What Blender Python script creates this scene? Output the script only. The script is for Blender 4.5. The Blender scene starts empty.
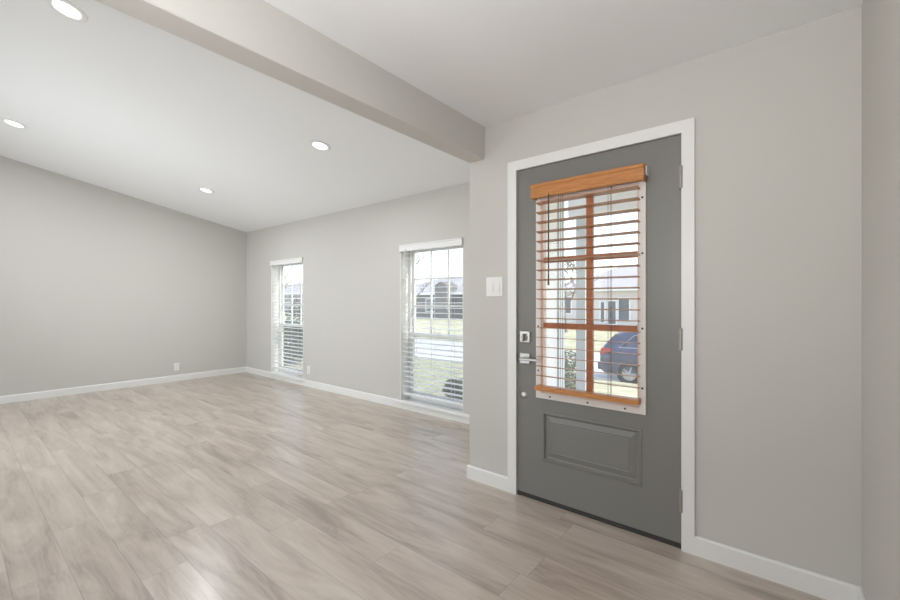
import bpy, bmesh, math, random
from mathutils import Vector, Matrix

# ------------------------------------------------------------------ camera, world, lights, exposure
SC = bpy.context.scene
COL = SC.collection
PI = math.pi

cam_data = bpy.data.cameras.new('camera')
cam = bpy.data.objects.new('camera', cam_data)
COL.objects.link(cam)
cam_data.sensor_width = 36.0
cam_data.lens = 36.0 * 413.87 / 900.0
cam_data.shift_y = 0.97 / 900.0
cam_data.clip_start = 0.02
cam_data.clip_end = 500
cam.location = (0, 0, 1.2229)
cam.rotation_euler = (PI / 2, 0, 0.6847)
SC.camera = cam

SC.view_settings.view_transform = 'Standard'
SC.view_settings.look = 'None'
SC.view_settings.gamma = 1.0
SC.view_settings.use_curve_mapping = False
SC.view_settings.exposure = 0.0

SC.cycles.sample_clamp_indirect = 3.0
SC.cycles.caustics_reflective = False
SC.cycles.caustics_refractive = False

world = bpy.data.worlds.new('sky')
SC.world = world
world.use_nodes = True
wn = world.node_tree
wn.nodes.clear()
w_out = wn.nodes.new('ShaderNodeOutputWorld')
w_bg = wn.nodes.new('ShaderNodeBackground')
w_sky = wn.nodes.new('ShaderNodeTexSky')
w_sky.sky_type = 'NISHITA'
w_sky.sun_disc = False
w_sky.sun_elevation = math.radians(42)
w_sky.sun_rotation = math.radians(75)
w_sky.air_density = 1.0
w_sky.dust_density = 1.0
w_bg.inputs['Strength'].default_value = 0.48
w_sat = wn.nodes.new('ShaderNodeHueSaturation')
w_sat.inputs['Saturation'].default_value = 0.65
wn.links.new(w_sky.outputs[0], w_sat.inputs['Color'])
wn.links.new(w_sat.outputs[0], w_bg.inputs['Color'])
wn.links.new(w_bg.outputs[0], w_out.inputs['Surface'])


def add_light(name, kind, loc, direction, energy, color=(1, 1, 1), **kw):
    d = bpy.data.lights.new(name, kind)
    d.energy = energy
    d.color = color
    for k, v in kw.items():
        setattr(d, k, v)
    o = bpy.data.objects.new(name, d)
    COL.objects.link(o)
    o.location = loc
    o.rotation_euler = Vector(direction).to_track_quat('-Z', 'Y').to_euler()
    return o


add_light('sun', 'SUN', (0, 0, 20), (-0.72, -0.20, -0.67), 4.6, (1, 0.95, 0.88), angle=0.01)
# added fill lights at openings made in the unseen back wall
add_light('fill_living', 'AREA', (-4.9, -4.55, 1.45), (-0.9, 1, 0.40), 44, (0.86, 0.95, 1.0),
          shape='RECTANGLE', size=3.8, size_y=2.4)
add_light('fill_hall', 'AREA', (-0.75, -4.55, 1.25), (0.18, 1, 0.25), 39, (1.0, 0.97, 0.94),
          shape='RECTANGLE', size=1.4, size_y=2.1)

# added fill light, out of view, aimed at the living room ceiling
add_light('ceiling_fill', 'AREA', (-4.9, -0.60, 0.35), (0.0, 1.0, 0.72), 28, (0.90, 0.96, 1.0), shape='DISK', size=1.0,
          spread=math.radians(130))
# added fill light behind the viewer, bounced off the entry ceiling
add_light('bounce_fill', 'AREA', (-0.45, -0.45, 1.45), (-0.12, 0.36, 1), 39, (0.98, 0.99, 1.0), shape='DISK', size=0.5)

# ------------------------------------------------------------------ node helpers and materials


def new_mat(name):
    m = bpy.data.materials.new(name)
    m.use_nodes = True
    nt = m.node_tree
    b = nt.nodes['Principled BSDF']
    return m, nt, b


def mat_plain(name, col, rough=0.5, metal=0.0, bump=0.0, bscale=60.0, var=0.0, vscale=3.0, spec=None, stretch=None, coat=0.0):
    m, nt, b = new_mat(name)
    b.inputs['Base Color'].default_value = (*col, 1)
    b.inputs['Roughness'].default_value = rough
    b.inputs['Metallic'].default_value = metal
    if spec is not None:
        b.inputs['Specular IOR Level'].default_value = spec
    if coat:
        b.inputs['Coat Weight'].default_value = coat
        b.inputs['Coat Roughness'].default_value = 0.08
    tc = nt.nodes.new('ShaderNodeTexCoord')
    vec = tc.outputs['Object']
    if stretch:
        mp = nt.nodes.new('ShaderNodeMapping')
        mp.inputs['Scale'].default_value = stretch
        nt.links.new(vec, mp.inputs['Vector'])
        vec = mp.outputs[0]
    if var:
        n = nt.nodes.new('ShaderNodeTexNoise')
        n.inputs['Scale'].default_value = vscale
        n.inputs['Detail'].default_value = 6
        nt.links.new(vec, n.inputs['Vector'])
        r = nt.nodes.new('ShaderNodeMapRange')
        r.inputs['From Min'].default_value = 0.3
        r.inputs['From Max'].default_value = 0.7
        r.inputs['To Min'].default_value = 1 - var
        r.inputs['To Max'].default_value = 1 + var
        nt.links.new(n.outputs['Fac'], r.inputs['Value'])
        mx = nt.nodes.new('ShaderNodeMix')
        mx.data_type = 'RGBA'
        mx.blend_type = 'MULTIPLY'
        mx.inputs['Factor'].default_value = 1
        mx.inputs['A'].default_value = (*col, 1)
        nt.links.new(r.outputs[0], mx.inputs['B'])
        nt.links.new(mx.outputs['Result'], b.inputs['Base Color'])
    if bump:
        n2 = nt.nodes.new('ShaderNodeTexNoise')
        n2.inputs['Scale'].default_value = bscale
        n2.inputs['Detail'].default_value = 3
        nt.links.new(vec, n2.inputs['Vector'])
        bp = nt.nodes.new('ShaderNodeBump')
        bp.inputs['Strength'].default_value = bump
        bp.inputs['Distance'].default_value = 0.002
        nt.links.new(n2.outputs['Fac'], bp.inputs['Height'])
        nt.links.new(bp.outputs[0], b.inputs['Normal'])
    return m


def mat_two(name, c1, c2, scale, rough=0.8, lo=0.4, hi=0.6, detail=8, stretch=(1, 1, 1), bump=0.0):
    m, nt, b = new_mat(name)
    b.inputs['Roughness'].default_value = rough
    tc = nt.nodes.new('ShaderNodeTexCoord')
    mp = nt.nodes.new('ShaderNodeMapping')
    mp.inputs['Scale'].default_value = stretch
    nt.links.new(tc.outputs['Object'], mp.inputs['Vector'])
    n = nt.nodes.new('ShaderNodeTexNoise')
    n.inputs['Scale'].default_value = scale
    n.inputs['Detail'].default_value = detail
    nt.links.new(mp.outputs[0], n.inputs['Vector'])
    cr = nt.nodes.new('ShaderNodeValToRGB')
    cr.color_ramp.elements[0].position = lo
    cr.color_ramp.elements[0].color = (*c1, 1)
    cr.color_ramp.elements[1].position = hi
    cr.color_ramp.elements[1].color = (*c2, 1)
    nt.links.new(n.outputs['Fac'], cr.inputs['Fac'])
    nt.links.new(cr.outputs[0], b.inputs['Base Color'])
    if bump:
        bp = nt.nodes.new('ShaderNodeBump')
        bp.inputs['Strength'].default_value = bump
        bp.inputs['Distance'].default_value = 0.01
        nt.links.new(n.outputs['Fac'], bp.inputs['Height'])
        nt.links.new(bp.outputs[0], b.inputs['Normal'])
    return m


def mat_emit(name, col, strength):
    m, nt, b = new_mat(name)
    b.inputs['Base Color'].default_value = (0.8, 0.8, 0.8, 1)
    b.inputs['Emission Color'].default_value = (*col, 1)
    b.inputs['Emission Strength'].default_value = strength
    return m


def mat_glass(name, tint=(1, 1, 1), haze=0.07):
    m, nt, b = new_mat(name)
    nt.nodes.remove(b)
    out = [n for n in nt.nodes if n.type == 'OUTPUT_MATERIAL'][0]
    tr = nt.nodes.new('ShaderNodeBsdfTransparent')
    tr.inputs['Color'].default_value = (*tint, 1)
    gl = nt.nodes.new('ShaderNodeBsdfGlossy')
    gl.inputs['Roughness'].default_value = 0.02
    fr = nt.nodes.new('ShaderNodeFresnel')
    fr.inputs['IOR'].default_value = 1.45
    mx = nt.nodes.new('ShaderNodeMixShader')
    # only the outer face of a sheet mirrors, its back face lets light straight out
    geo = nt.nodes.new('ShaderNodeNewGeometry')
    inv = nt.nodes.new('ShaderNodeMath')
    inv.operation = 'SUBTRACT'
    inv.inputs[0].default_value = 1.0
    nt.links.new(geo.outputs['Backfacing'], inv.inputs[1])
    mul = nt.nodes.new('ShaderNodeMath')
    mul.operation = 'MULTIPLY'
    nt.links.new(fr.outputs[0], mul.inputs[0])
    nt.links.new(inv.outputs[0], mul.inputs[1])
    # translucent white mixed in to imitate veiling glare over the view
    hz = nt.nodes.new('ShaderNodeBsdfTranslucent')
    hz.inputs['Color'].default_value = (0.95, 0.95, 0.97, 1)
    hm = nt.nodes.new('ShaderNodeMixShader')
    hm.inputs[0].default_value = haze
    nt.links.new(tr.outputs[0], hm.inputs[1])
    nt.links.new(hz.outputs[0], hm.inputs[2])
    nt.links.new(mul.outputs[0], mx.inputs[0])
    nt.links.new(hm.outputs[0], mx.inputs[1])
    nt.links.new(gl.outputs[0], mx.inputs[2])
    nt.links.new(mx.outputs[0], out.inputs['Surface'])
    return m


def mat_floor():
    m, nt, b = new_mat('vinyl_plank')
    N, L = nt.nodes.new, nt.links.new
    tc = N('ShaderNodeTexCoord')
    sep = N('ShaderNodeSeparateXYZ')
    L(tc.outputs['Object'], sep.inputs[0])

    def math_(op, a, bb=None, cc=None):
        n = N('ShaderNodeMath')
        n.operation = op
        for i, v in enumerate((a, bb, cc)):
            if v is None:
                continue
            if isinstance(v, (int, float)):
                n.inputs[i].default_value = v
            else:
                L(v, n.inputs[i])
        return n.outputs[0]
    PW, PL = 0.182, 1.22
    ry = math_('DIVIDE', sep.outputs['Y'], PW)
    row = math_('FLOOR', ry)
    wn1 = N('ShaderNodeTexWhiteNoise')
    wn1.noise_dimensions = '1D'
    L(row, wn1.inputs['W'])
    off = math_('MULTIPLY', wn1.outputs['Value'], 7.3)
    rx = math_('ADD', math_('DIVIDE', sep.outputs['X'], PL), off)
    colm = math_('FLOOR', rx)
    cmb = N('ShaderNodeCombineXYZ')
    L(colm, cmb.inputs[0])
    L(row, cmb.inputs[1])
    wn2 = N('ShaderNodeTexWhiteNoise')
    wn2.noise_dimensions = '2D'
    L(cmb.outputs[0], wn2.inputs['Vector'])
    rnd = wn2.outputs['Value']
    # seams
    fy = math_('FRACT', ry)
    fx = math_('FRACT', rx)
    dy = math_('MULTIPLY', math_('MINIMUM', fy, math_('SUBTRACT', 1.0, fy)), PW)
    dx = math_('MULTIPLY', math_('MINIMUM', fx, math_('SUBTRACT', 1.0, fx)), PL)
    seam = math_('SMOOTH_MIN', dy, dx, 0.0005)
    seamf = N('ShaderNodeMapRange')
    L(seam, seamf.inputs['Value'])
    seamf.inputs['From Min'].default_value = 0.0004
    seamf.inputs['From Max'].default_value = 0.0024
    # grain coordinates, shifted plank by plank
    sh = math_('MULTIPLY', rnd, 37.0)
    gx = math_('ADD', math_('MULTIPLY', sep.outputs['X'], 1.0), sh)
    g = N('ShaderNodeCombineXYZ')
    L(gx, g.inputs[0])
    L(sep.outputs['Y'], g.inputs[1])
    L(sh, g.inputs[2])

    def noise(sx, sy, detail, rough, dist=0.0):
        mp = N('ShaderNodeMapping')
        mp.inputs['Scale'].default_value = (sx, sy, 1)
        L(g.outputs[0], mp.inputs['Vector'])
        n = N('ShaderNodeTexNoise')
        n.inputs['Scale'].default_value = 1
        n.inputs['Detail'].default_value = detail
        n.inputs['Roughness'].default_value = rough
        n.inputs['Distortion'].default_value = dist
        L(mp.outputs[0], n.inputs['Vector'])
        return n.outputs['Fac']
    big = noise(1.1, 6.0, 4, 0.6, 1.2)
    mid = noise(2.2, 26.0, 5, 0.65, 0.8)
    fine = noise(9.0, 160.0, 3, 0.6)
    s = math_('ADD', math_('MULTIPLY', big, 0.62), math_('MULTIPLY', mid, 0.30))
    s = math_('ADD', s, math_('MULTIPLY', fine, 0.12))
    s = math_('ADD', s, math_('MULTIPLY', math_('SUBTRACT', rnd, 0.5), 0.06))
    cr = N('ShaderNodeValToRGB')
    e = cr.color_ramp.elements
    e[0].position = 0.36
    e[0].color = (0.315, 0.252, 0.204, 1)
    e[1].position = 0.68
    e[1].color = (0.630, 0.548, 0.475, 1)
    x = e.new(0.50)
    x.color = (0.485, 0.406, 0.343, 1)
    L(s, cr.inputs['Fac'])
    # knots
    mpk = N('ShaderNodeMapping')
    mpk.inputs['Scale'].default_value = (1.5, 2.6, 1)
    L(g.outputs[0], mpk.inputs['Vector'])
    vk = N('ShaderNodeTexVoronoi')
    vk.inputs['Scale'].default_value = 1.0
    vk.inputs['Randomness'].default_value = 1.0
    L(mpk.outputs[0], vk.inputs['Vector'])
    kd = math_('ADD', vk.outputs['Distance'], math_('MULTIPLY', math_('SUBTRACT', mid, 0.5), 0.09))
    kf = N('ShaderNodeMapRange')
    L(kd, kf.inputs['Value'])
    kf.inputs['From Min'].default_value = 0.02
    kf.inputs['From Max'].default_value = 0.10
    kf.inputs['To Min'].default_value = 0.55
    kf.inputs['To Max'].default_value = 1.0
    sepk = N('ShaderNodeSeparateColor')
    L(vk.outputs['Color'], sepk.inputs[0])
    sel = math_('GREATER_THAN', sepk.outputs[0], 0.72)
    kk = math_('ADD', math_('MULTIPLY', kf.outputs[0], sel), math_('SUBTRACT', 1.0, sel))
    mul = math_('MULTIPLY', kk, math_('ADD', math_('MULTIPLY', seamf.outputs[0], 0.30), 0.70))
    mx = N('ShaderNodeMix')
    mx.data_type = 'RGBA'
    mx.blend_type = 'MULTIPLY'
    mx.inputs['Factor'].default_value = 1
    L(cr.outputs[0], mx.inputs['A'])
    L(mul, mx.inputs['B'])
    L(mx.outputs['Result'], b.inputs['Base Color'])
    rr = N('ShaderNodeMapRange')
    L(mid, rr.inputs['Value'])
    rr.inputs['To Min'].default_value = 0.30
    rr.inputs['To Max'].default_value = 0.33
    L(rr.outputs[0], b.inputs['Roughness'])
    b.inputs['Specular IOR Level'].default_value = 1.0
    bp = N('ShaderNodeBump')
    b.inputs['Coat Weight'].default_value = 0.25
    b.inputs['Coat Roughness'].default_value = 0.2
    bp.inputs['Strength'].default_value = 0.25
    bp.inputs['Distance'].default_value = 0.0015
    L(seamf.outputs[0], bp.inputs['Height'])
    L(bp.outputs[0], b.inputs['Normal'])
    return m


def mat_brick(name, c1, c2, mortar):
    m, nt, b = new_mat(name)
    tc = nt.nodes.new('ShaderNodeTexCoord')
    mp = nt.nodes.new('ShaderNodeMapping')
    mp.inputs['Rotation'].default_value = (PI / 2, 0, 0)
    nt.links.new(tc.outputs['Object'], mp.inputs['Vector'])
    br = nt.nodes.new('ShaderNodeTexBrick')
    br.inputs['Color1'].default_value = (*c1, 1)
    br.inputs['Color2'].default_value = (*c2, 1)
    br.inputs['Mortar'].default_value = (*mortar, 1)
    br.inputs['Scale'].default_value = 1.0
    br.inputs['Brick Width'].default_value = 0.21
    br.inputs['Row Height'].default_value = 0.075
    br.inputs['Mortar Size'].default_value = 0.008
    nt.links.new(mp.outputs[0], br.inputs['Vector'])
    nt.links.new(br.outputs['Color'], b.inputs['Base Color'])
    b.inputs['Roughness'].default_value = 0.9
    return m


M = {}
M['wall'] = mat_plain('greige_paint', (0.605, 0.588, 0.555), 0.75, bump=0.12, bscale=180)
M['ceiling'] = mat_plain('ceiling_paint', (0.87, 0.875, 0.875), 0.85, bump=0.15, bscale=140)
M['trim'] = mat_plain('white_trim_paint', (0.84, 0.835, 0.815), 0.38, bump=0.03, bscale=40)
M['floor'] = mat_floor()
M['door'] = mat_plain('grey_door_paint', (0.205, 0.200, 0.188), 0.36, bump=0.05, bscale=220)
M['vinyl'] = mat_plain('white_vinyl', (0.84, 0.84, 0.83), 0.35, bump=0.02, bscale=30)
M['pvc'] = mat_plain('bounce_tinted_white_frame', (0.82, 0.77, 0.735), 0.4, bump=0.02, bscale=30)  # white frame, pink tint imitates orange light reflected onto it
M['bead'] = mat_plain('bounce_tinted_bead', (0.80, 0.62, 0.54), 0.45, bump=0.02, bscale=30)  # peach stands in for orange light reflected on the white reveal
M['slat_white'] = mat_plain('white_slat', (0.86, 0.86, 0.85), 0.4, bump=0.02, bscale=40)
M['wood'] = mat_plain('honey_wood', (0.52, 0.215, 0.065), 0.38, var=0.22, vscale=6, stretch=(2, 30, 30), bump=0.05, bscale=20)
M['wood_slat'] = mat_plain('honey_wood_slat', (0.42, 0.20, 0.10), 0.36, var=0.18, vscale=6, stretch=(2, 30, 30))
M['muntin'] = mat_plain('terracotta_muntin', (0.47, 0.175, 0.075), 0.45, var=0.12, vscale=8, stretch=(3, 3, 3))
M['cord'] = mat_plain('brown_cord', (0.20, 0.13, 0.10), 0.8, bump=0.1)
M['cord_white'] = mat_plain('white_cord', (0.72, 0.72, 0.70), 0.8, bump=0.1)
M['wand'] = mat_plain('dark_wand', (0.06, 0.04, 0.03), 0.4, var=0.1)
M['chrome'] = mat_plain('satin_nickel', (0.58, 0.565, 0.545), 0.28, 1.0, bump=0.02, bscale=200)
M['hinge'] = mat_plain('brushed_nickel_hinge', (0.36, 0.34, 0.31), 0.4, 0.6, bump=0.02, bscale=200)
M['dark'] = mat_plain('dark_bronze', (0.035, 0.032, 0.03), 0.5, bump=0.05)
M['plastic'] = mat_plain('white_plate_plastic', (0.85, 0.845, 0.83), 0.3, bump=0.01)
M['slot'] = mat_plain('slot_shadow_plastic', (0.10, 0.10, 0.10), 0.6, bump=0.01)
M['glass'] = mat_glass('clear_glass', (0.97, 0.98, 0.98))
M['screen'] = mat_glass('screened_glass', (0.80, 0.82, 0.82))
M['lamp'] = mat_emit('lamp_lens', (1.0, 0.97, 0.92), 3.0)
M['siding'] = mat_plain('white_siding', (0.83, 0.83, 0.84), 0.6, bump=0.1, bscale=25)
M['porch_white'] = mat_plain('porch_paint', (0.88, 0.87, 0.87), 0.6, bump=0.05)
M['post'] = mat_plain('shade_grey_post_paint', (0.60, 0.64, 0.67), 0.6, bump=0.05)  # white porch post, its shade put into this grey-blue
M['concrete'] = mat_plain('concrete', (0.72, 0.70, 0.67), 0.9, var=0.1, vscale=1.2, bump=0.2, bscale=40)
M['street'] = mat_plain('pale_street_concrete', (0.66, 0.65, 0.63), 0.9, var=0.08, vscale=0.7, bump=0.2, bscale=30)
M['lawn'] = mat_two('dormant_lawn', (0.33, 0.33, 0.18), (0.52, 0.48, 0.33), 2.2, 0.95, 0.35, 0.65, 10, bump=0.5)
M['bark'] = mat_two('bark', (0.10, 0.08, 0.07), (0.21, 0.17, 0.15), 14, 0.95, stretch=(1, 1, 0.25), bump=0.5)
M['leaf'] = mat_two('shrub_leaf', (0.055, 0.085, 0.035), (0.24, 0.25, 0.13), 9, 0.6)
M['leaf_dark'] = mat_two('evergreen_leaf', (0.02, 0.035, 0.02), (0.075, 0.10, 0.05), 7, 0.6)
M['brick_pale'] = mat_brick('pale_pink_brick', (0.76, 0.66, 0.65), (0.70, 0.61, 0.60), (0.7, 0.68, 0.65))
M['brick_dark'] = mat_brick('dark_brown_brick', (0.085, 0.075, 0.075), (0.13, 0.11, 0.10), (0.2, 0.19, 0.18))
M['brick_grey'] = mat_brick('grey_brick', (0.30, 0.28, 0.29), (0.24, 0.23, 0.24), (0.38, 0.37, 0.36))
M['shingle'] = mat_two('pale_shingle', (0.36, 0.34, 0.36), (0.50, 0.47, 0.48), 6, 0.95, stretch=(1, 5, 5))
M['shingle_dark'] = mat_two('grey_shingle', (0.30, 0.29, 0.30), (0.42, 0.41, 0.42), 6, 0.95, stretch=(1, 5, 5))
M['pane_dark'] = mat_plain('house_window_glass', (0.07, 0.09, 0.13), 0.12, spec=0.8, bump=0.01)
M['car_paint'] = mat_plain('navy_car_paint', (0.045, 0.055, 0.115), 0.25, 0.35, bump=0.0, var=0.05, coat=0.7)
M['car_glass'] = mat_plain('tinted_car_glass', (0.010, 0.013, 0.022), 0.06, spec=0.7, var=0.02)
M['tyre'] = mat_plain('tyre_rubber', (0.02, 0.02, 0.022), 0.85, bump=0.2)
M['rim'] = mat_plain('alloy_rim', (0.45, 0.46, 0.48), 0.3, 0.9, bump=0.01)
M['tail'] = mat_plain('red_tail_lens', (0.45, 0.03, 0.03), 0.15, var=0.1)
M['chrome_trim'] = mat_plain('bright_window_trim', (0.8, 0.82, 0.85), 0.15, 1.0, bump=0.01)

# ------------------------------------------------------------------ mesh helpers


class MB:
    """collects shapes, then links them as one mesh object"""

    def __init__(self):
        self.bm = bmesh.new()

    def box(self, x0, x1, y0, y1, z0, z1, bev=0.0, seg=2):
        r = bmesh.ops.create_cube(self.bm, size=1.0)
        vs = r['verts']
        bmesh.ops.scale(self.bm, verts=vs, vec=(x1 - x0, y1 - y0, z1 - z0))
        bmesh.ops.translate(self.bm, verts=vs, vec=((x0 + x1) / 2, (y0 + y1) / 2, (z0 + z1) / 2))
        if bev:
            es = list({e for v in vs for e in v.link_edges})
            bmesh.ops.bevel(self.bm, geom=es, offset=bev, segments=seg, affect='EDGES', profile=0.5)
        return self

    def tube(self, a, b, r0, r1=None, n=12, caps=True):
        a, b = Vector(a), Vector(b)
        r1 = r0 if r1 is None else r1
        d = (b - a)
        q = d.to_track_quat('Z', 'Y')
        rings = []
        for p, r in ((a, r0), (b, r1)):
            rings.append([self.bm.verts.new(p + q @ Vector((r * math.cos(2 * PI * k / n), r * math.sin(2 * PI * k / n), 0))) for k in range(n)])
        for k in range(n):
            self.bm.faces.new((rings[0][k], rings[0][(k + 1) % n], rings[1][(k + 1) % n], rings[1][k]))
        if caps:
            self.bm.faces.new(list(reversed(rings[0])))
            self.bm.faces.new(rings[1])
        return self

    def path(self, pts, radii, n=8):
        pts = [Vector(p) for p in pts]
        rings = []
        for i, p in enumerate(pts):
            d = (pts[min(i + 1, len(pts) - 1)] - pts[max(i - 1, 0)])
            q = d.to_track_quat('Z', 'Y')
            rings.append([self.bm.verts.new(p + q @ Vector((radii[i] * math.cos(2 * PI * k / n), radii[i] * math.sin(2 * PI * k / n), 0))) for k in range(n)])
        for i in range(len(pts) - 1):
            # match rings by the nearest first vertex so the tube does not twist
            best = min(range(n), key=lambda s: (rings[i + 1][s].co - rings[i][0].co).length)
            rings[i + 1] = rings[i + 1][best:] + rings[i + 1][:best]
            for k in range(n):
                self.bm.faces.new((rings[i][k], rings[i][(k + 1) % n], rings[i + 1][(k + 1) % n], rings[i + 1][k]))
        self.bm.faces.new(list(reversed(rings[0])))
        self.bm.faces.new(rings[-1])
        return self

    def lathe(self, prof, origin=(0, 0, 0), axis=(0, 0, 1), n=32):
        """prof = [(radius, height)...] turned about axis"""
        q = Vector(axis).to_track_quat('Z', 'Y')
        o = Vector(origin)
        rings = []
        for r, h in prof:
            if r < 1e-6:
                rings.append([self.bm.verts.new(o + q @ Vector((0, 0, h)))])
            else:
                rings.append([self.bm.verts.new(o + q @ Vector((r * math.cos(2 * PI * k / n), r * math.sin(2 * PI * k / n), h))) for k in range(n)])
        for A, B in zip(rings, rings[1:]):
            for k in range(n):
                k2 = (k + 1) % n
                if len(A) == 1 and len(B) == 1:
                    continue
                if len(A) == 1:
                    self.bm.faces.new((A[0], B[k], B[k2]))
                elif len(B) == 1:
                    self.bm.faces.new((A[k], B[0], A[k2]))
                else:
                    self.bm.faces.new((A[k], B[k], B[k2], A[k2]))
        return self

    def prism(self, pts, plane, t0, t1):
        """polygon pts extruded: plane 'xz' along y, 'yz' along x, 'xy' along z"""
        def P(p, t):
            if plane == 'xz':
                return Vector((p[0], t, p[1]))
            if plane == 'yz':
                return Vector((t, p[0], p[1]))
            return Vector((p[0], p[1], t))
        A = [self.bm.verts.new(P(p, t0)) for p in pts]
        B = [self.bm.verts.new(P(p, t1)) for p in pts]
        n = len(pts)
        self.bm.faces.new(A)
        self.bm.faces.new(list(reversed(B)))
        for k in range(n):
            self.bm.faces.new((A[k], B[k], B[(k + 1) % n], A[(k + 1) % n]))
        return self

    def quad(self, *pts):
        self.bm.faces.new([self.bm.verts.new(Vector(p)) for p in pts])
        return self

    def holed(self, x0, x1, z0, z1, y0, y1, holes):
        """slab in the xz plane with rectangular holes (x0,x1,z0,z1), split into boxes"""
        xs = sorted({x0, x1, *[h[0] for h in holes], *[h[1] for h in holes]})
        zs = sorted({z0, z1, *[h[2] for h in holes], *[h[3] for h in holes]})
        vs = {}

        def V(x, y, z):
            k = (round(x, 5), round(y, 5), round(z, 5))
            if k not in vs:
                vs[k] = self.bm.verts.new(k)
            return vs[k]

        def solid(i, j):
            if i < 0 or j < 0 or i >= len(xs) - 1 or j >= len(zs) - 1:
                return False
            cx, cz = (xs[i] + xs[i + 1]) / 2, (zs[j] + zs[j + 1]) / 2
            return not any(h[0] < cx < h[1] and h[2] < cz < h[3] for h in holes)
        for i in range(len(xs) - 1):
            for j in range(len(zs) - 1):
                if not solid(i, j):
                    continue
                a, b, c, d = xs[i], xs[i + 1], zs[j], zs[j + 1]
                self.bm.faces.new((V(a, y0, c), V(b, y0, c), V(b, y0, d), V(a, y0, d)))
                self.bm.faces.new((V(a, y1, d), V(b, y1, d), V(b, y1, c), V(a, y1, c)))
                if not solid(i - 1, j):
                    self.bm.faces.new((V(a, y0, d), V(a, y1, d), V(a, y1, c), V(a, y0, c)))
                if not solid(i + 1, j):
                    self.bm.faces.new((V(b, y0, c), V(b, y1, c), V(b, y1, d), V(b, y0, d)))
                if not solid(i, j - 1):
                    self.bm.faces.new((V(a, y0, c), V(a, y1, c), V(b, y1, c), V(b, y0, c)))
                if not solid(i, j + 1):
                    self.bm.faces.new((V(a, y1, d), V(a, y0, d), V(b, y0, d), V(b, y1, d)))
        return self

    def build(self, name, m, parent=None, smooth=False, loc=None):
        bmesh.ops.recalc_face_normals(self.bm, faces=self.bm.faces[:])
        me = bpy.data.meshes.new(name)
        self.bm.to_mesh(me)
        self.bm.free()
        me.materials.append(m)
        if smooth:
            for p in me.polygons:
                p.use_smooth = True
            try:
                me.set_sharp_from_angle(angle=math.radians(40))
            except Exception:
                pass
        o = bpy.data.objects.new(name, me)
        COL.objects.link(o)
        if parent is not None:
            o.parent = parent
        if loc is not None:
            o.location = loc
        return o


def tag(o, label=None, cat=None, group=None, kind=None):
    if label:
        o['label'] = label
    if cat:
        o['category'] = cat
    if group:
        o['group'] = group
    if kind:
        o['kind'] = kind
    return o


def empty(name, loc, rz=0.0, label=None, cat=None, group=None, kind=None):
    o = bpy.data.objects.new(name, None)
    COL.objects.link(o)
    o.location = loc
    o.rotation_euler = (0, 0, rz)
    o.empty_display_size = 0.1
    return tag(o, label, cat, group, kind)


def struct(name, mb, m, label, cat, smooth=False):
    return tag(mb.build(name, m, smooth=smooth), label, cat, None, 'structure')


def copy_tree(o, parent=None):
    c = o.copy()
    COL.objects.link(c)
    if parent is not None:
        c.parent = parent
    for ch in [x for x in bpy.data.objects if x.parent == o]:
        copy_tree(ch, c)
    return c


# ------------------------------------------------------------------ room shell
YD = 2.300        # entry wall face
YL = 3.310        # living room front wall face
XL = -7.247       # left wall face
XB0, XB1 = -1.704, -1.576   # beam and the end of the entry wall
XR = 0.226        # stub wall on the right
ZE = 2.390        # entry ceiling
ZB = 2.174        # beam underside
YB = -4.6         # back wall
XH = 2.6          # hall end wall


def zceil(y):
    return 2.406 + 0.189 * (3.308 - y)


W = {1: (-6.387, -5.459), 2: (-3.440, -2.530)}   # the two tall windows
WZ0, WZ1 = 0.085, 1.860

struct('floor', MB().box(XL - 0.2, XH + 0.2, YB - 0.2, YL + 0.15, -0.12, 0.0), M['floor'],
       'grey brown wood look plank floor running through both rooms', 'floor')
struct('wall_left', MB().box(XL - 0.16, XL, YB, YL, 0, 3.6), M['wall'], 'long bare greige wall on the far side of living room', 'wall')
struct('wall_front', MB().holed(XL - 0.16, XB0 + 0.142, 0, 2.9, YL, YL + 0.17,
       [(W[1][0], W[1][1], WZ0, WZ1), (W[2][0], W[2][1], WZ0, WZ1)]), M['wall'], 'greige living room wall with two tall windows', 'wall')
struct('wall_return', MB().box(XB0, XB0 + 0.142, YD + 0.16, YL, 0, 2.75), M['wall'], 'short return wall between window and entry door', 'wall')
DOOR_HOLE = (-1.345, -0.392, 0.0, 2.058)
struct('wall_entry', MB().holed(XB0, XH + 0.16, 0, 2.75, YD, YD + 0.16, [DOOR_HOLE]), M['wall'],
       'warm greige entry wall around the grey front door', 'wall')
struct('wall_right', MB().box(XR, XR + 0.12, 1.05, YD, 0, ZE), M['wall'], 'narrow greige wall at the right edge beside entry', 'wall')
struct('wall_hall', MB().box(XH, XH + 0.16, YB, YD, 0, 2.6), M['wall'], 'hall end wall out of view on the right', 'wall')
struct('wall_back', MB().holed(XL - 0.16, XH + 0.16, 0, 3.9, YB - 0.16, YB,
       [(-6.8, -2.4, 0.05, 2.7), (-1.5, 0.1, 0.05, 2.2)]), M['wall'], 'back wall with openings added for fill light behind the viewer', 'wall')  # openings made up to go with the fill lights
YRIDGE = -1.2
struct('ceiling_living', MB().prism([(YL + 0.2, zceil(YL + 0.2)), (YRIDGE, zceil(YRIDGE)), (YB, zceil(YRIDGE)), (YB, zceil(YRIDGE) + 0.12), (YRIDGE, zceil(YRIDGE) + 0.12), (YL + 0.2, zceil(YL + 0.2) + 0.12)],
       'yz', XL - 0.16, XB0 + 0.06), M['ceiling'], 'sloped white living room ceiling with recessed lights', 'ceiling')
struct('ceiling_entry', MB().box(XB1 - 0.06, XH + 0.16, YB, YD + 0.16, ZE, ZE + 0.12), M['ceiling'], 'flat off white ceiling over entry', 'ceiling')
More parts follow.
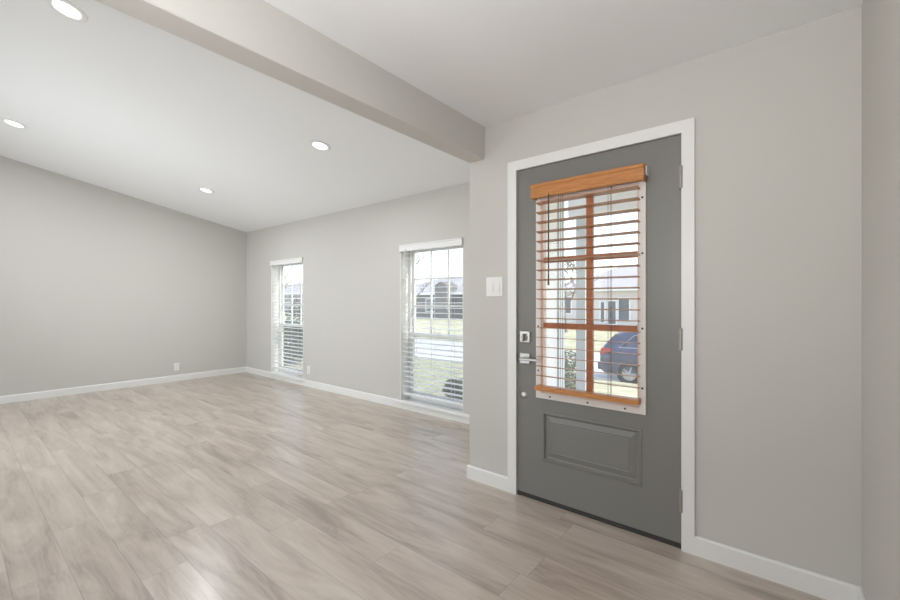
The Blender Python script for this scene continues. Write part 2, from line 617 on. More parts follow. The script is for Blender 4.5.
struct('wall_blocker', MB().box(XB0, XB1, YB, -0.30, 0, ZB), M['wall'], 'unseen wall added behind the viewer to block living room light', 'wall')  # added to keep living room light off the entry wall
struct('beam', MB().box(XB0, XB1, YB, YD, ZB, 3.5, 0.004, 1), M['wall'], 'greige beam between the two ceilings', 'beam')
struct('roof', MB().box(XL - 0.4, XH + 0.4, YB - 0.4, YL + 0.35, 3.5, 3.62), M['shingle_dark'], 'roof deck above both ceilings', 'roof')
struct('wall_gable', MB().box(XB0, XH + 0.16, YD + 0.02, YD + 0.16, 2.6, 3.5), M['siding'], 'siding above the porch roof', 'wall')

# baseboards: profile with an eased top
BH, BT = 0.090, 0.014


def base_prof(face, sgn):
    return [(face, 0), (face + sgn * BT, 0), (face + sgn * BT, BH - 0.008), (face + sgn * (BT - 0.006), BH), (face, BH)]


struct('baseboard_left', MB().prism(base_prof(XL, 1), 'xz', YB, YL), M['trim'], 'white baseboard along the far wall', 'baseboard')
struct('baseboard_front', MB().prism(base_prof(YL, -1), 'yz', XL + BT, XB0), M['trim'], 'white baseboard under the two windows', 'baseboard')
struct('baseboard_entry', MB().prism(base_prof(YD, -1), 'yz', XB0 - BT, -1.3885).prism(base_prof(YD, -1), 'yz', -0.3485, XR), M['trim'],
       'white baseboard either side of entry door', 'baseboard')
struct('baseboard_return', MB().prism(base_prof(XB0, -1), 'xz', YD - 0.0005, YL - BT), M['trim'], 'white baseboard on the short return wall', 'baseboard')
struct('baseboard_right', MB().prism(base_prof(XR, -1), 'xz', 1.05, YD - BT), M['trim'], 'white baseboard on narrow wall at right edge', 'baseboard')

# ------------------------------------------------------------------ front door
CX0, CX1, CT = -1.3890, -0.3480, 2.106     # casing outline
CI0, CI1, CIT = -1.328, -0.404, 2.046      # casing inner edge
YC = YD - 0.016
trim = MB()
for poly in ([(CX0, 0), (CI0, 0), (CI0, CIT), (CX0, CT)],
             [(CI1, 0), (CX1, 0), (CX1, CT), (CI1, CIT)],
             [(CX0, CT), (CI0, CIT), (CI1, CIT), (CX1, CT)]):
    trim.prism(poly, 'xz', YC, YD + 0.001)
struct('trim_1', trim, M['trim'], 'white mitred casing around grey front door', 'door trim')
jamb = MB()
jamb.box(-1.345, -1.333, YD, YD + 0.05, 0, 2.058).box(-0.4035, -0.392, YD, YD + 0.05, 0, 2.058).box(-1.345, -0.392, YD, YD + 0.05, 2.050, 2.058)
struct('trim_2', jamb, M['dark'], 'dark weatherstripped door jamb', 'door jamb')
oj = MB().box(-1.345, -1.333, YD + 0.05, YD + 0.165, 0, 2.058).box(-0.4035, -0.392, YD + 0.05, YD + 0.165, 0, 2.058).box(-1.345, -0.392, YD + 0.05, YD + 0.165, 2.050, 2.058)
struct('trim_5', oj, M['siding'], 'white outer jamb behind front door', 'door jamb')
struct('trim_3', MB().box(-1.333, -0.4035, YD + 0.001, YD + 0.17, 0.0, 0.014, 0.003), M['dark'], 'dark threshold strip under front door', 'threshold')

YF = YD + 0.003    # door face
door = empty('door_1', (-0.872, YF, 0), 0, 'grey front door with half glass and one raised panel', 'door', None, 'structure')
DX = -0.872


def dx(x):
    return x - DX


GX0, GX1, GZ0, GZ1 = -1.160, -0.600, 0.668, 1.838     # glass opening
PX0, PX1, PZ0, PZ1 = -1.158, -0.588, 0.252, 0.556     # panel
slab = MB().holed(dx(-1.330), dx(-0.4085), 0.026, 2.044, 0.0, 0.044,
                  [(dx(GX0), dx(GX1), GZ0, GZ1), (dx(PX0), dx(PX1), PZ0, PZ1)])
slab.build('slab', M['door'], door)
# raised panel rings (inset, depth)
rings = [(0.0, 0.0), (0.004, -0.004), (0.014, -0.005), (0.022, 0.009), (0.030, 0.011), (0.060, 0.003), (0.066, 0.005), (0.070, 0.003)]
bmp = MB()
prev = None
for ins, dp in rings:
    q = [bmp.bm.verts.new((x, dp, z)) for x, z in ((dx(PX0 + ins), PZ0 + ins), (dx(PX1 - ins), PZ0 + ins), (dx(PX1 - ins), PZ1 - ins), (dx(PX0 + ins), PZ1 - ins))]
    if prev:
        for k in range(4):
            bmp.bm.faces.new((prev[k], prev[(k + 1) % 4], q[(k + 1) % 4], q[k]))
    prev = q
bmp.bm.faces.new(prev)
bmp.box(dx(PX0), dx(PX1), 0.030, 0.044, PZ0, PZ1)
bmp.build('raised_panel', M['door'], door)
# glazing: frame, bead, glass, muntins
FX0, FX1, FZ0, FZ1 = -1.192, -0.568, 0.634, 1.866
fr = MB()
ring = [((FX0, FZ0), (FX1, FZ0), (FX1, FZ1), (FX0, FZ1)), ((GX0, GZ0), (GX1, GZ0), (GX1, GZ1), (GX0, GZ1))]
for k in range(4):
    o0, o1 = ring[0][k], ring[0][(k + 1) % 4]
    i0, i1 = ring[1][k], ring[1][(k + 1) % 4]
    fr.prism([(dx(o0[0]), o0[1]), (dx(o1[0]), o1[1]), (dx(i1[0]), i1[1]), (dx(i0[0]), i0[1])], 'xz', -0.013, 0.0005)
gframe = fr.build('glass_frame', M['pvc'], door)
for (sx, sz) in ((-1.177, 1.070), (-1.177, 0.80), (-1.177, 1.47), (-0.584, 1.080), (-0.584, 1.47), (-0.584, 0.77), (-0.584, 1.76), (-1.10, 0.651), (-0.872, 0.651), (-0.67, 0.651)):
    MB().lathe([(0.0055, -0.0130), (0.0055, -0.0142), (0.003, -0.0150), (0.0, -0.0150)], (dx(sx), 0, sz), (0, 1, 0), 12).build('screw', M['dark'], gframe)
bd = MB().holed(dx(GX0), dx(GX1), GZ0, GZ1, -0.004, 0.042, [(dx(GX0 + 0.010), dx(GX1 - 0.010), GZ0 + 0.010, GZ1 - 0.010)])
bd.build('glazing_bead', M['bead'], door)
MB().box(dx(GX0 + 0.004), dx(GX1 - 0.004), 0.0175, 0.0225, GZ0 + 0.004, GZ1 - 0.004).build('glass_pane', M['glass'], door)
mt = MB()
for za, zb in ((GZ0 + 0.01, 1.059), (1.091, 1.454), (1.486, GZ1 - 0.01)):
    mt.box(dx(-0.8885), dx(-0.8515), 0.006, 0.034, za, zb, 0.003, 1)
for z in (1.075, 1.470):
    mt.box(dx(GX0 + 0.01), dx(GX1 - 0.01), 0.006, 0.034, z - 0.016, z + 0.016, 0.003, 1)
mt.build('muntin_grid', M['muntin'], door)
# hardware
db = MB().box(dx(-1.306), dx(-1.236), -0.012, 0.0, 0.964, 1.034, 0.004).build('deadbolt_plate', M['chrome'], door)
tt = MB().lathe([(0.020, -0.012), (0.020, -0.017), (0.017, -0.019), (0.0, -0.019)], (dx(-1.271), 0, 0.996), (0, 1, 0), 24)
tt.box(dx(-1.277), dx(-1.265), -0.040, -0.018, 0.972, 1.020, 0.004)
tt.build('thumb_turn', M['hinge'], db)
lv = MB().box(dx(-1.306), dx(-1.236), -0.012, 0.0, 0.832, 0.898, 0.004).build('lever_plate', M['chrome'], door)
lb = MB().tube((dx(-1.271), -0.010, 0.866), (dx(-1.271), -0.052, 0.866), 0.0115, n=20)
lb.box(dx(-1.282), dx(-1.160), -0.062, -0.048, 0.858, 0.874, 0.005)
lb.build('lever_handle', M['chrome'], lv, smooth=False)
MB().lathe([(0.021, -0.0), (0.021, -0.004), (0.013, -0.010), (0.008, -0.013), (0.0, -0.0135)], (dx(-1.281), 0, 0.633), (0, 1, 0), 24).build('round_bumper', M['chrome'], door, smooth=True)
MB().box(dx(-1.3325), dx(-1.3275), -0.006, 0.020, 0.835, 0.895, 0.001, 1).build('latch_strike', M['dark'], door)
for z in (1.830, 1.035, 0.243):
    hk = MB()
    for k in range(5):
        hk.tube((dx(-0.4065), -0.016, z - 0.054 + k * 0.0216), (dx(-0.4065), -0.016, z - 0.054 + k * 0.0216 + 0.0208), 0.0092, n=14)
    hk.lathe([(0.0, 0.058), (0.005, 0.057), (0.0065, 0.054), (0.0, 0.054)], (dx(-0.4065), -0.016, z), (0, 0, 1), 14)
    hk.box(dx(-0.4180), dx(-0.4055), -0.010, 0.001, z - 0.054, z + 0.054)
    hk.build('hinge', M['hinge'], door)
MB().box(dx(-1.328), dx(-0.4105), 0.002, 0.042, 0.0145, 0.0258).build('door_sweep', M['dark'], door)


# ------------------------------------------------------------------ blinds
def blind_slats(x0, x1, ys, width, zs, tilt, thick, crown=0.002):
    """all slats of one blind; each a thin bowed strip, tilt > 0 lowers the outer edge"""
    mb = MB()
    c, s = math.cos(tilt), math.sin(tilt)
    prof = []
    n = 6
    for k in range(n + 1):
        t = -0.5 + k / n
        prof.append((t * width, crown * (1 - 4 * t * t) + thick / 2))
    for k in range(n, -1, -1):
        t = -0.5 + k / n
        prof.append((t * width, crown * (1 - 4 * t * t) - thick / 2))
    for z in zs:
        pts = [(ys + p * c + q * s, z - p * s + q * c) for p, q in prof]
        mb.prism(pts, 'yz', x0, x1)
    return mb


# honey wood blind hung on the front door
wb = empty('wood_blind', (DX, YF - 0.013, 0), 0, 'honey brown wooden slat blind hanging over front door glass', 'blind')
yb = -0.030
val = MB()
vp = []
for (y, z) in ((-0.062, 1.834), (-0.066, 1.840), (-0.066, 1.852), (-0.062, 1.858), (-0.062, 1.895), (-0.067, 1.902), (-0.067, 1.912), (-0.062, 1.918), (-0.050, 1.918), (-0.050, 1.834)):
    vp.append((y, z))
val.prism(vp, 'yz', dx(-1.194), dx(-0.562))
val.box(dx(-1.194), dx(-1.184), -0.050, -0.001, 1.834, 1.918).box(dx(-0.572), dx(-0.562), -0.050, -0.001, 1.834, 1.918)
val.build('valance', M['wood'], wb)
MB().box(dx(-1.183), dx(-0.576), -0.048, -0.004, 1.862, 1.908, 0.002, 1).build('headrail', M['wood'], wb)
zs = [1.806 - 0.0572 * k for k in range(19)]
blind_slats(dx(-1.171), dx(-0.592), yb, 0.050, zs, math.radians(5.5), 0.0032, 0.0012).build('slats', M['wood_slat'], wb)
MB().box(dx(-1.173), dx(-0.590), yb - 0.026, yb + 0.026, 0.690, 0.718, 0.003).build('bottom_rail', M['wood'], wb)
for x in (-1.020, -0.740):
    for yy in (-0.0265, 0.0265):
        MB().tube((dx(x), yb + yy, 0.712), (dx(x), yb + yy, 1.862), 0.0013, n=6).build('ladder_cord', M['cord'], wb)
    MB().tube((dx(x + 0.012), yb - 0.028, 0.712), (dx(x + 0.012), yb - 0.028, 1.862), 0.0011, n=6).build('lift_cord', M['cord'], wb)
wd = MB().tube((dx(-1.075), -0.071, 1.330), (dx(-1.075), -0.071, 1.845), 0.0045, n=8)
wd.tube((dx(-1.075), -0.071, 1.315), (dx(-1.075), -0.071, 1.334), 0.006, n=8)
wd.tube((dx(-1.075), -0.071, 1.842), (dx(-1.075), -0.045, 1.866), 0.002, n=6)
wd.build('tilt_wand', M['wand'], wb)
for x0, x1 in ((-1.200, -1.1945), (-0.5615, -0.556)):
    MB().box(dx(x0), dx(x1), -0.030, 0.013, 1.866, 1.914, 0.002, 1).build('end_bracket', M['vinyl'], wb)


# windows with white frame, and their blinds
def make_window(n, label):
    x0, x1 = W[n]
    cx = (x0 + x1) / 2
    w = (x1 - x0) / 2
    win = empty('window_%d' % n, (cx, YL, 0), 0, label, 'window', None, 'structure')
    # white painted reveal lining
    rv = MB()
    rv.box(-w, -w + 0.008, 0.0, 0.13, WZ0, WZ1).box(w - 0.008, w, 0.0, 0.13, WZ0, WZ1).box(-w, w, 0.0, 0.13, WZ1 - 0.008, WZ1)
    rv.build('reveal_lining', M['trim'], win)
    st = MB().box(-w - 0.060, w + (0.060 if n == 1 else 0.300), -0.030, 0.0, 0.062, 0.086, 0.004)
    st.box(-w, w, -0.001, 0.14, 0.075, 0.0855)
    st.build('sill', M['trim'], win)
    yf = 0.130
    fm = MB().holed(-w, w, 0.080, WZ1, yf, yf + 0.055, [(-w + 0.040, w - 0.040, 0.120, WZ1 - 0.040)])
    fm.build('outer_frame', M['vinyl'], win)
    zr = 0.835
    a, b = -w + 0.038, w - 0.038
    up = MB().holed(a, b, zr - 0.012, WZ1 - 0.038, yf + 0.030, yf + 0.050, [(a + 0.036, b - 0.036, zr + 0.026, WZ1 - 0.078)])
    us = up.build('upper_sash', M['vinyl'], win)
    ga, gb, gz0, gz1 = a + 0.036, b - 0.036, zr + 0.026, WZ1 - 0.078
    MB().box(ga, gb, yf + 0.038, yf + 0.042, gz0, gz1).build('pane', M['glass'], us)
    mg = MB()
    for k in (1, 2):
        xx = ga + (gb - ga) * k / 3
        mg.box(xx - 0.010, xx + 0.010, yf + 0.033, yf + 0.047, gz0, gz1)
        zz = gz0 + (gz1 - gz0) * k / 3
        for j in range(3):
            xa = ga + (gb - ga) * j / 3 + (0.010 if j else 0)
            xb = ga + (gb - ga) * (j + 1) / 3 - (0.010 if j < 2 else 0)
            mg.box(xa, xb, yf + 0.033, yf + 0.047, zz - 0.010, zz + 0.010)
    mg.build('muntin_grid', M['vinyl'], us)
    lo = MB().holed(a, b, 0.118, zr + 0.024, yf + 0.004, yf + 0.026, [(a + 0.042, b - 0.042, 0.180, zr - 0.016)])
    ls = lo.build('lower_sash', M['vinyl'], win)
    MB().box(a + 0.042, b - 0.042, yf + 0.012, yf + 0.016, 0.180, zr - 0.016).build('pane', M['screen'], ls)
    MB().box(-0.05, 0.05, yf - 0.004, yf + 0.014, zr + 0.024, zr + 0.040, 0.003).build('sash_lock', M['vinyl'], ls)
    return win


make_window(1, 'narrow looking double hung white window nearest the room corner')
make_window(2, 'tall double hung white window beside the entry wall end')


def make_white_blind(n, label):
    x0, x1 = W[n]
    cx = (x0 + x1) / 2
    w = (x1 - x0) / 2 - 0.010
    bl = empty('window_blind', (cx, YL, 0), 0, label, 'blind', 'white slat blinds in the living room windows')
    ys = 0.055
    v = MB()
    v.prism([(-0.018, 1.780), (-0.024, 1.787), (-0.024, 1.797), (-0.019, 1.803), (-0.019, 1.838), (-0.025, 1.845), (-0.025, 1.858), (-0.008, 1.858), (-0.008, 1.780)], 'yz', -w - 0.006, w + 0.006)
    v.build('valance', M['slat_white'], bl)
    MB().box(-w, w, 0.026, 0.086, 1.800, 1.846, 0.002, 1).build('headrail', M['slat_white'], bl)
    zz = [1.765 - 0.0562 * k for k in range(29)]
    zz = [z for z in zz if z > 0.20]
    blind_slats(-w, w, ys, 0.050, zz, math.radians(-5), 0.003, 0.0015).build('slats', M['slat_white'], bl)
    MB().box(-w, w, ys - 0.026, ys + 0.026, 0.150, 0.172, 0.004).build('bottom_rail', M['slat_white'], bl)
    for x in (-w * 0.62, 0.0, w * 0.62):
        for yy in (-0.027, 0.027):
            MB().tube((x, ys + yy, 0.170), (x, ys + yy, 1.802), 0.0016, n=6).build('ladder_cord', M['cord_white'], bl)
    MB().tube((-w + 0.10, -0.030, 0.98), (-w + 0.10, -0.030, 1.80), 0.0045, n=8).build('tilt_wand', M['cord_white'], bl)
    return bl


make_white_blind(1, 'white slat blind in the window nearest the room corner')
make_white_blind(2, 'white slat blind in the window beside entry wall')

# ------------------------------------------------------------------ recessed lights
ANG = math.atan(0.189)
LNAMES = [((-3.297, 0.463), 'recessed ceiling light closest to the beam at top edge'),
          ((-5.836, 0.437), 'recessed ceiling light above bare far wall at picture edge'),
          ((-3.275, 2.154), 'recessed ceiling light in front of window beside entry wall'),
          ((-5.740, 2.118), 'recessed ceiling light close to the far room corner')]
proto = None
for (lx, ly), lab in LNAMES:
    if proto is None:
        proto = empty('recessed_light', (0, 0, 0))
        MB().lathe([(0.066, 0.004), (0.068, -0.004), (0.086, -0.007), (0.094, -0.004), (0.095, 0.0)], n=40).build('trim_ring', M['plastic'], proto, smooth=True)
        MB().lathe([(0.067, 0.001), (0.050, -0.002), (0.0, -0.003)], n=40).build('lamp_lens', M['lamp'], proto, smooth=True)
        o = proto
    else:
        o = copy_tree(proto)
    tag(o, lab, 'light', 'recessed lights in the sloped ceiling')
    o.location = (lx, ly, zceil(ly) - 0.0005)
    o.rotation_euler = (-ANG, 0, 0)
    add_light('recessed_lamp', 'AREA', (lx, ly, zceil(ly) - 0.02), (0, -0.19, -1), 15, (0.96, 0.98, 1.0), shape='DISK', size=0.13)

# ------------------------------------------------------------------ switch and outlets
sw = empty('light_switch', (-1.498, YD, 1.316), 0, 'white double rocker switch plate left of front door', 'light switch')
MB().box(-0.0635, 0.0635, -0.006, 0.0, -0.064, 0.064, 0.003).build('wall_plate', M['plastic'], sw)
for sx in (-0.024, 0.024):
    MB().prism([(-0.006, -0.034), (-0.0115, -0.034), (-0.0075, 0.034), (-0.006, 0.034)], 'yz', sx - 0.0165, sx + 0.0165).build('rocker', M['plastic'], sw)


def outlet(loc, rz, label):
    o = empty('wall_outlet', loc, rz, label, 'outlet', 'white wall outlets near the floor')
    MB().box(-0.036, 0.036, -0.006, 0.0, -0.058, 0.058, 0.002).build('wall_plate', M['plastic'], o)
    for z in (-0.021, 0.021):
        r = MB().lathe([(0.0165, -0.006), (0.0165, -0.0085), (0.0, -0.0085)], (0, 0, z), (0, 1, 0), 20).build('receptacle', M['plastic'], o)
        for sx in (-0.006, 0.006):
            MB().box(sx - 0.001, sx + 0.001, -0.0090, -0.0086, z - 0.001, z + 0.007).build('slot', M['slot'], r)
    return o


outlet((XL, 2.259, 0.216), PI / 2, 'white outlet low on the bare far wall')
outlet((-5.311, YL, 0.235), 0, 'white outlet low between the two windows')

# ------------------------------------------------------------------ outside: porch
struct('porch_floor', MB().box(XB0 + 0.154, XH + 0.4, YD + 0.17, 4.75, -0.30, -0.04, 0.01), M['concrete'], 'concrete porch slab outside front door', 'porch')
sd = MB().box(XB0 + 0.142, XB0 + 0.154, YD + 0.16, YL + 0.06, -0.3, 2.75)
struct('wall_porch', sd, M['siding'], 'white siding on porch side wall seen through door glass', 'wall')
struct('trim_4', MB().box(XB0 + 0.154, XB0 + 0.166, YL + 0.06, YL + 0.17, -0.3, 2.75).box(XB0 + 0.06, XB0 + 0.166, YL + 0.17, YL + 0.185, -0.3, 2.75), M['post'], 'pale grey corner board at the porch wall', 'trim')
struct('porch_ceiling', MB().box(XB0 + 0.166, XH + 0.4, YD + 0.16, 4.62, 2.36, 2.46), M['porch_white'], 'white porch ceiling', 'ceiling')
struct('porch_beam', MB().box(XB0 - 0.2, XH + 0.4, 4.42, 4.62, 2.165, 2.36), M['porch_white'], 'white beam at the porch edge', 'beam')
pc = empty('porch_post', (-1.777, 4.52, -0.04), 0, 'square white porch post in shade-toned grey seen through door glass', 'porch post')
MB().box(-0.056, 0.056, -0.056, 0.056, 0.0, 2.205, 0.004, 1).build('shaft', M['post'], pc)
MB().box(-0.075, 0.075, -0.075, 0.075, 0.0, 0.12, 0.004, 1).build('base_collar', M['post'], pc)
struct('porch_footing', MB().box(-2.0, XB0 + 0.154, 4.2, 4.75, -0.30, -0.04), M['concrete'], 'concrete footing below the porch post', 'porch')


# ground: lawn, street, far lawn in one sloping section
def zg(y):
    pts = [(3.4, -0.20), (5, -0.30), (8, -0.55), (12.6, -1.16), (13.1, -1.26), (19.0, -1.26), (19.4, -1.12), (24, -0.75), (30, -0.50), (200, 1.5)]
    for (y0, z0), (y1, z1) in zip(pts, pts[1:]):
        if y <= y1:
            return z0 + (z1 - z0) * max(0, (y - y0)) / (y1 - y0)
    return pts[-1][1]


def ground(name, y0, y1, m, label, cat, x0=-140, x1=90, dz=0.0):
    ys = sorted({y0, y1, *[y for y in (5, 8, 12.6, 13.1, 19, 19.4, 24, 30) if y0 < y < y1]})
    mb = MB()
    pts = [(y, zg(y) + dz) for y in ys] + [(y1, zg(y1) - 1.5), (y0, zg(y0) - 1.5)]
    mb.prism(pts, 'yz', x0, x1)
    return struct(name, mb, m, label, cat)


ground('front_lawn', YL + 0.17, 12.9, M['lawn'], 'dormant front lawn sloping to street', 'lawn')
ground('street', 12.9, 19.2, M['street'], 'pale concrete street behind the parked car', 'street')
ground('far_lawn', 19.2, 200, M['lawn'], 'lawn across the street', 'lawn')
struct('kerb', MB().box(-140, 90, 12.75, 12.9, -1.6, -1.13, 0.02), M['concrete'], 'concrete kerb at front lawn edge', 'kerb')


# ------------------------------------------------------------------ outside: houses
def house(name, x0, x1, y0, depth, zb, zw, zr, wall_m, roof_m, wins, label, gables=(), chimney=None):
    h = empty(name, ((x0 + x1) / 2, y0, zb), 0, label, 'house')
    cx = (x0 + x1) / 2

    def L(x):
        return x - cx
    MB().box(L(x0), L(x1), 0, depth, -0.3, zw - zb).build('walls', wall_m, h)
    rf = MB()
    ov = 0.5
    z0, z1 = zw - zb - 0.05, zr - zb
    hipl = min(depth / 2, (x1 - x0) / 3)
    A = [(L(x0) - ov, -ov, z0), (L(x1) + ov, -ov, z0), (L(x1) + ov, depth + ov, z0), (L(x0) - ov, depth + ov, z0)]
    R = [(L(x0) + hipl, depth / 2, z1), (L(x1) - hipl, depth / 2, z1)]
    v = [rf.bm.verts.new(p) for p in A + R]
    for f in ((0, 1, 5, 4), (1, 2, 5), (2, 3, 4, 5), (3, 0, 4), (3, 2, 1, 0)):
        rf.bm.faces.new([v[k] for k in f])
    rf.build('roof', roof_m, h)
    MB().box(L(x0) - ov, L(x1) + ov, -ov - 0.03, -ov, z0 - 0.12, z0 + 0.06).build('fascia', M['porch_white'], h)
    for (a, b, c, d) in wins:
        fw = MB().holed(L(a) - 0.08, L(b) + 0.08, c - 0.08 - zb, d + 0.08 - zb, -0.05, 0.02, [(L(a), L(b), c - zb, d - zb)]).build('window', M['porch_white'], h)
        MB().box(L(a), L(b), -0.015, 0.03, c - zb, d - zb).build('pane', M['pane_dark'], fw)
    for (a, b, top) in gables:
        MB().prism([(L(a), -0.3), (L(b), -0.3), (L(b), top - zb - 0.35), ((L(a) + L(b)) / 2, top - zb), (L(a), top - zb - 0.35)], 'xz', -1.2, 0.5).build('gable', wall_m, h)
    if chimney:
        MB().box(L(chimney) - 0.5, L(chimney) + 0.5, depth / 2 - 0.4, depth / 2 + 0.4, z1 - 1.5, z1 + 0.7).build('chimney', wall_m, h)
    return h


house('pale_house', -14.6, -1.0, 30, 9, -0.5, 2.1, 4.05, M['brick_pale'], M['shingle'],
      [(-13.9, -12.7, 0.3, 1.5), (-10.45, -10.2, -0.3, 1.15), (-9.9, -9.4, -0.4, 1.2), (-9.2, -8.5, -0.1, 1.4), (-6.5, -5.0, 0.2, 1.4)],
      'pale pinkish brick house across street seen through door glass')
house('dark_house', -35.0, -17.5, 31, 10, -0.5, 2.0, 3.9, M['brick_dark'], M['shingle_dark'],
      [(-32, -30, 0.2, 1.4), (-28.4, -27.2, 0.2, 1.4), (-21.5, -19.8, 0.2, 1.4)],
      'dark brick house across street seen through window beside entry', gables=[(-26.2, -24.8, 3.1)])
house('grey_house', -66.0, -44.0, 33, 11, -0.4, 2.4, 5.0, M['brick_grey'], M['shingle_dark'],
      [(-62, -60, 0.3, 1.6), (-57, -55, 0.3, 1.6), (-50, -48, 0.3, 1.6)],
      'grey house down street seen through the corner window')


# ------------------------------------------------------------------ outside: trees and shrubs
def bare_tree(loc, h, seed, label, spread=0.55, levels=5, r0=0.16, name='bare_tree', lean=0.0, twig=0.011):
    rnd = random.Random(seed)
    t = empty(name, loc, 0, label, 'tree')
    tr, br = MB(), MB()

    def grow(p, d, length, r, lv):
        n = 4
        pts, rad = [p.copy()], [r]
        q = p.copy()
        dd = d.copy()
        for i in range(n):
            dd = (dd + Vector((rnd.uniform(-1, 1), rnd.uniform(-1, 1), rnd.uniform(-0.3, 0.7))) * 0.14).normalized()
            q = q + dd * (length / n)
            pts.append(q.copy())
            rad.append(r * (1 - 0.42 * (i + 1) / n))
        (tr if lv == 0 else br).path(pts, rad, 8 if lv < 2 else 4)
        if lv >= levels:
            return
        kids = rnd.choice((3, 3, 4)) if lv < 2 else rnd.choice((2, 3, 3))
        for k in range(kids):
            i = rnd.randint(2, n) if k else n
            ang = rnd.uniform(0, 2 * PI)
            side = Vector((math.cos(ang), math.sin(ang), 0))
            nd = (dd * (1 - spread) + side * spread * rnd.uniform(0.7, 1.3) + Vector((0, 0, 0.15))).normalized()
            grow(pts[i], nd, length * rnd.uniform(0.58, 0.78), max(rad[i] * 0.62, twig), lv + 1)
    grow(Vector((0, 0, -0.2)), Vector((lean, 0, 1)).normalized(), h * 0.36, r0, 0)
    tr.build('trunk', M['bark'], t)
    br.build('branches', M['bark'], t)
    return t


bare_tree((-10.9, 10.3, zg(10.3)), 5.2, 4, 'bare tree on front lawn seen through window beside entry', r0=0.14)
bare_tree((-14.6, 7.6, zg(7.6)), 5.0, 11, 'bare tree seen through the window nearest room corner', r0=0.13)
bare_tree((-10.7, 24.5, zg(24.5)), 6.0, 21, 'bare tree across street seen beside the porch post', r0=0.13, twig=0.02)
for i, (x, y, hh, lab) in enumerate(((-15.2, 45, 6.4, 'distant bare treetop rising left over the pale roof'),
                                     (-15.6, 54, 7.0, 'distant bare treetop rising right over the pale roof'))):
    bare_tree((x, y, 0.0), hh, 40 + i, lab, 0.7, 6, 0.24, twig=0.03)


def shrub(loc, rx, rz, n, m, seed, label, leaf=0.05, name='shrub'):
    rnd = random.Random(seed)
    s = empty(name, loc, 0, label, 'shrub')
    st = MB()
    for k in range(7):
        a = rnd.uniform(0, 2 * PI)
        st.path([(0.03 * math.cos(a), 0.03 * math.sin(a), -0.05), (rx * 0.3 * math.cos(a), rx * 0.3 * math.sin(a), rz * 0.6), (rx * 0.65 * math.cos(a), rx * 0.65 * math.sin(a), rz * 1.3)], [0.014, 0.009, 0.004], 5)
    st.build('stems', M['bark'], s)
    f = MB()
    for k in range(n):
        while True:
            p = Vector((rnd.uniform(-1, 1), rnd.uniform(-1, 1), rnd.uniform(-1, 1)))
            if 0.35 < p.length < 1:
                break
        q = Vector((p.x * rx, p.y * rx, rz + p.z * rz))
        nrm = (p + Vector((rnd.uniform(-1, 1), rnd.uniform(-1, 1), rnd.uniform(-0.5, 1)))).normalized()
        rot = nrm.to_track_quat('Z', 'Y')
        l = leaf * rnd.uniform(0.6, 1.3)
        f.quad(*[q + rot @ Vector(v) for v in ((-l, 0, 0), (0, -l * 0.5, l * 0.12), (l, 0, 0), (0, l * 0.5, l * 0.12))])
    f.build('foliage', m, s)
    return s


shrub((-2.93, 6.9, zg(6.9)), 0.27, 0.42, 1100, M['leaf'], 5, 'small sparse leafy shrub beyond the porch post', 0.035)
shrub((-3.95, 5.0, zg(5)), 0.22, 0.17, 600, M['leaf_dark'], 6, 'low dark evergreen shrub outside window beside entry', 0.04)
shrub((-9.4, 5.3, zg(5.3)), 0.6, 0.55, 1500, M['leaf_dark'], 7, 'rounded dark evergreen shrub outside the corner window', 0.05)
shrub((-12.2, 7.6, zg(7.6)), 0.8, 0.95, 1700, M['leaf_dark'], 8, 'tall dark evergreen shrub further along outside the corner window', 0.07)


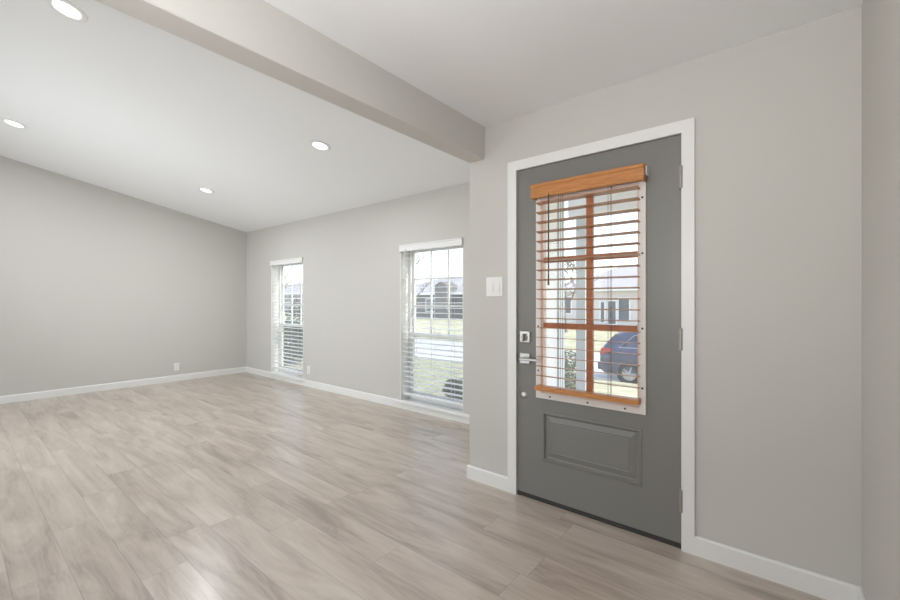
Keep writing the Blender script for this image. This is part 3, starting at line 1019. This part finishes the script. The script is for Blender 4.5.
# ------------------------------------------------------------------ outside: parked car
def make_car(name, loc, rz, paint, label):
    car = empty(name, loc, rz, label, 'car')
    Lh = 2.25
    # stations along x (rear is -x): bottom, belt, roof heights, half widths belt and roof
    S = [(-2.25, 0.50, 0.86, 0.90, 0.70, 0.66), (-2.20, 0.36, 0.98, 1.04, 0.84, 0.74), (-2.08, 0.30, 1.03, 1.20, 0.89, 0.70),
         (-1.75, 0.28, 1.04, 1.50, 0.91, 0.64), (-1.40, 0.27, 1.03, 1.60, 0.92, 0.62), (-0.6, 0.24, 1.00, 1.64, 0.925, 0.62),
         (0.1, 0.24, 0.98, 1.62, 0.925, 0.62), (0.55, 0.24, 0.97, 1.48, 0.92, 0.64), (1.05, 0.25, 0.96, 1.10, 0.91, 0.72),
         (1.35, 0.26, 0.93, 0.98, 0.90, 0.74), (1.9, 0.28, 0.84, 0.88, 0.87, 0.72), (2.18, 0.32, 0.70, 0.74, 0.78, 0.66), (2.27, 0.42, 0.60, 0.62, 0.62, 0.54)]
    mb = MB()
    rg = []
    for (x, zb_, zl, zt, wb_, wt) in S:
        half = [(0.0, zb_), (wb_ * 0.80, zb_), (wb_ * 0.97, zb_ + 0.10), (wb_ * 1.0, (zb_ + zl) * 0.52), (wb_ * 0.985, zl - 0.02), (wb_ * 0.955, zl + 0.012)]
        half += [((wb_ * 0.955) * (1 - t) + wt * t, (zl + 0.012) * (1 - t) + (zt - 0.05) * t) for t in (0.5, 0.92)]
        half += [(wt * 0.86, zt - 0.015), (wt * 0.5, zt), (0.0, zt + 0.008)]
        ptsr = [(x, y, z) for y, z in half] + [(x, -y, z) for y, z in reversed(half[1:-1])]
        rg.append([mb.bm.verts.new(p) for p in ptsr])
    n = len(rg[0])
    for A, B in zip(rg, rg[1:]):
        for k in range(n):
            mb.bm.faces.new((A[k], A[(k + 1) % n], B[(k + 1) % n], B[k]))
    mb.bm.faces.new(rg[0])
    mb.bm.faces.new(list(reversed(rg[-1])))
    mb.build('body', paint, car, smooth=True)

    def side_y(x, z):
        for s0, s1 in zip(S, S[1:]):
            if s0[0] <= x <= s1[0]:
                t = (x - s0[0]) / (s1[0] - s0[0])
                zl, zt, wb_, wt = [s0[i] * (1 - t) + s1[i] * t for i in (2, 3, 4, 5)]
                u = min(max((z - zl - 0.012) / max(zt - 0.05 - zl - 0.012, 0.05), 0), 1)
                return wb_ * 0.955 * (1 - u) + wt * u
        return 0.6
    # side glass with bright trim
    for s in (-1, 1):
        out = [(-1.66, 1.10), (0.95, 1.06), (0.55, 1.34), (0.10, 1.50), (-0.6, 1.53), (-1.25, 1.46)]
        g = MB()
        A = [g.bm.verts.new((x, s * (side_y(x, z) + 0.004), z)) for x, z in out]
        B = [g.bm.verts.new((x, s * (side_y(x, z) - 0.03), z)) for x, z in out]
        g.bm.faces.new(A)
        g.bm.faces.new(list(reversed(B)))
        for k in range(len(out)):
            g.bm.faces.new((A[k], A[(k + 1) % len(out)], B[(k + 1) % len(out)], B[k]))
        sg = g.build('side_glass', M['car_glass'], car)
        loop = out + [out[0], out[1]]
        MB().path([(x, s * (side_y(x, z) + 0.010), z) for x, z in loop], [0.013] * len(loop), 6).build('window_trim', M['chrome_trim'], sg)
        for (xc, nm) in ((-1.38, 'wheel'), (1.42, 'wheel')):
            wh = MB().lathe([(0.20, -0.10), (0.31, -0.10), (0.345, -0.07), (0.35, 0.0), (0.345, 0.07), (0.31, 0.10), (0.20, 0.10)], (xc, s * 0.83, 0.35), (0, s, 0), 28).build(nm, M['tyre'], car, smooth=True)
            rm = MB().lathe([(0.22, 0.095), (0.20, 0.085), (0.19, 0.06), (0.0, 0.06)], (xc, s * 0.83, 0.35), (0, s, 0), 28)
            for k in range(5):
                a = 2 * PI * k / 5
                rm.tube((xc, s * 0.91, 0.35), (xc + 0.2 * math.cos(a), s * 0.915, 0.35 + 0.2 * math.sin(a)), 0.028, 0.018, 6)
            rm.build('rim', M['rim'], wh)
        tl = MB().prism([(-2.20, 0.86), (-1.86, 0.97), (-1.84, 1.05), (-2.16, 1.07)], 'xz', s * 0.70, s * 0.905)
        tl.build('tail_light', M['tail'], car)
        MB().box(-0.02, 0.02, s * 0.90 - 0.01, s * 0.90 + 0.03, 0.86, 0.89).build('door_handle', M['chrome_trim'], car)
        MB().box(0.72, 0.86, min(s * 0.92, s * 1.06), max(s * 0.92, s * 1.06), 1.04, 1.16, 0.03).build('side_mirror', paint, car)
    g = MB()
    g.prism([(-2.135, 1.12), (-1.80, 1.475), (-1.77, 1.46), (-2.105, 1.10)], 'xz', -0.58, 0.58)
    g.build('rear_glass', M['car_glass'], car)
    MB().box(-2.29, -2.12, -0.80, 0.80, 0.40, 0.62, 0.03).build('rear_bumper', paint, car)
    return car


make_car('parked_car', (-2.40, 13.85, zg(14)), math.radians(10), M['car_paint'], 'dark navy car parked on street seen through door glass')
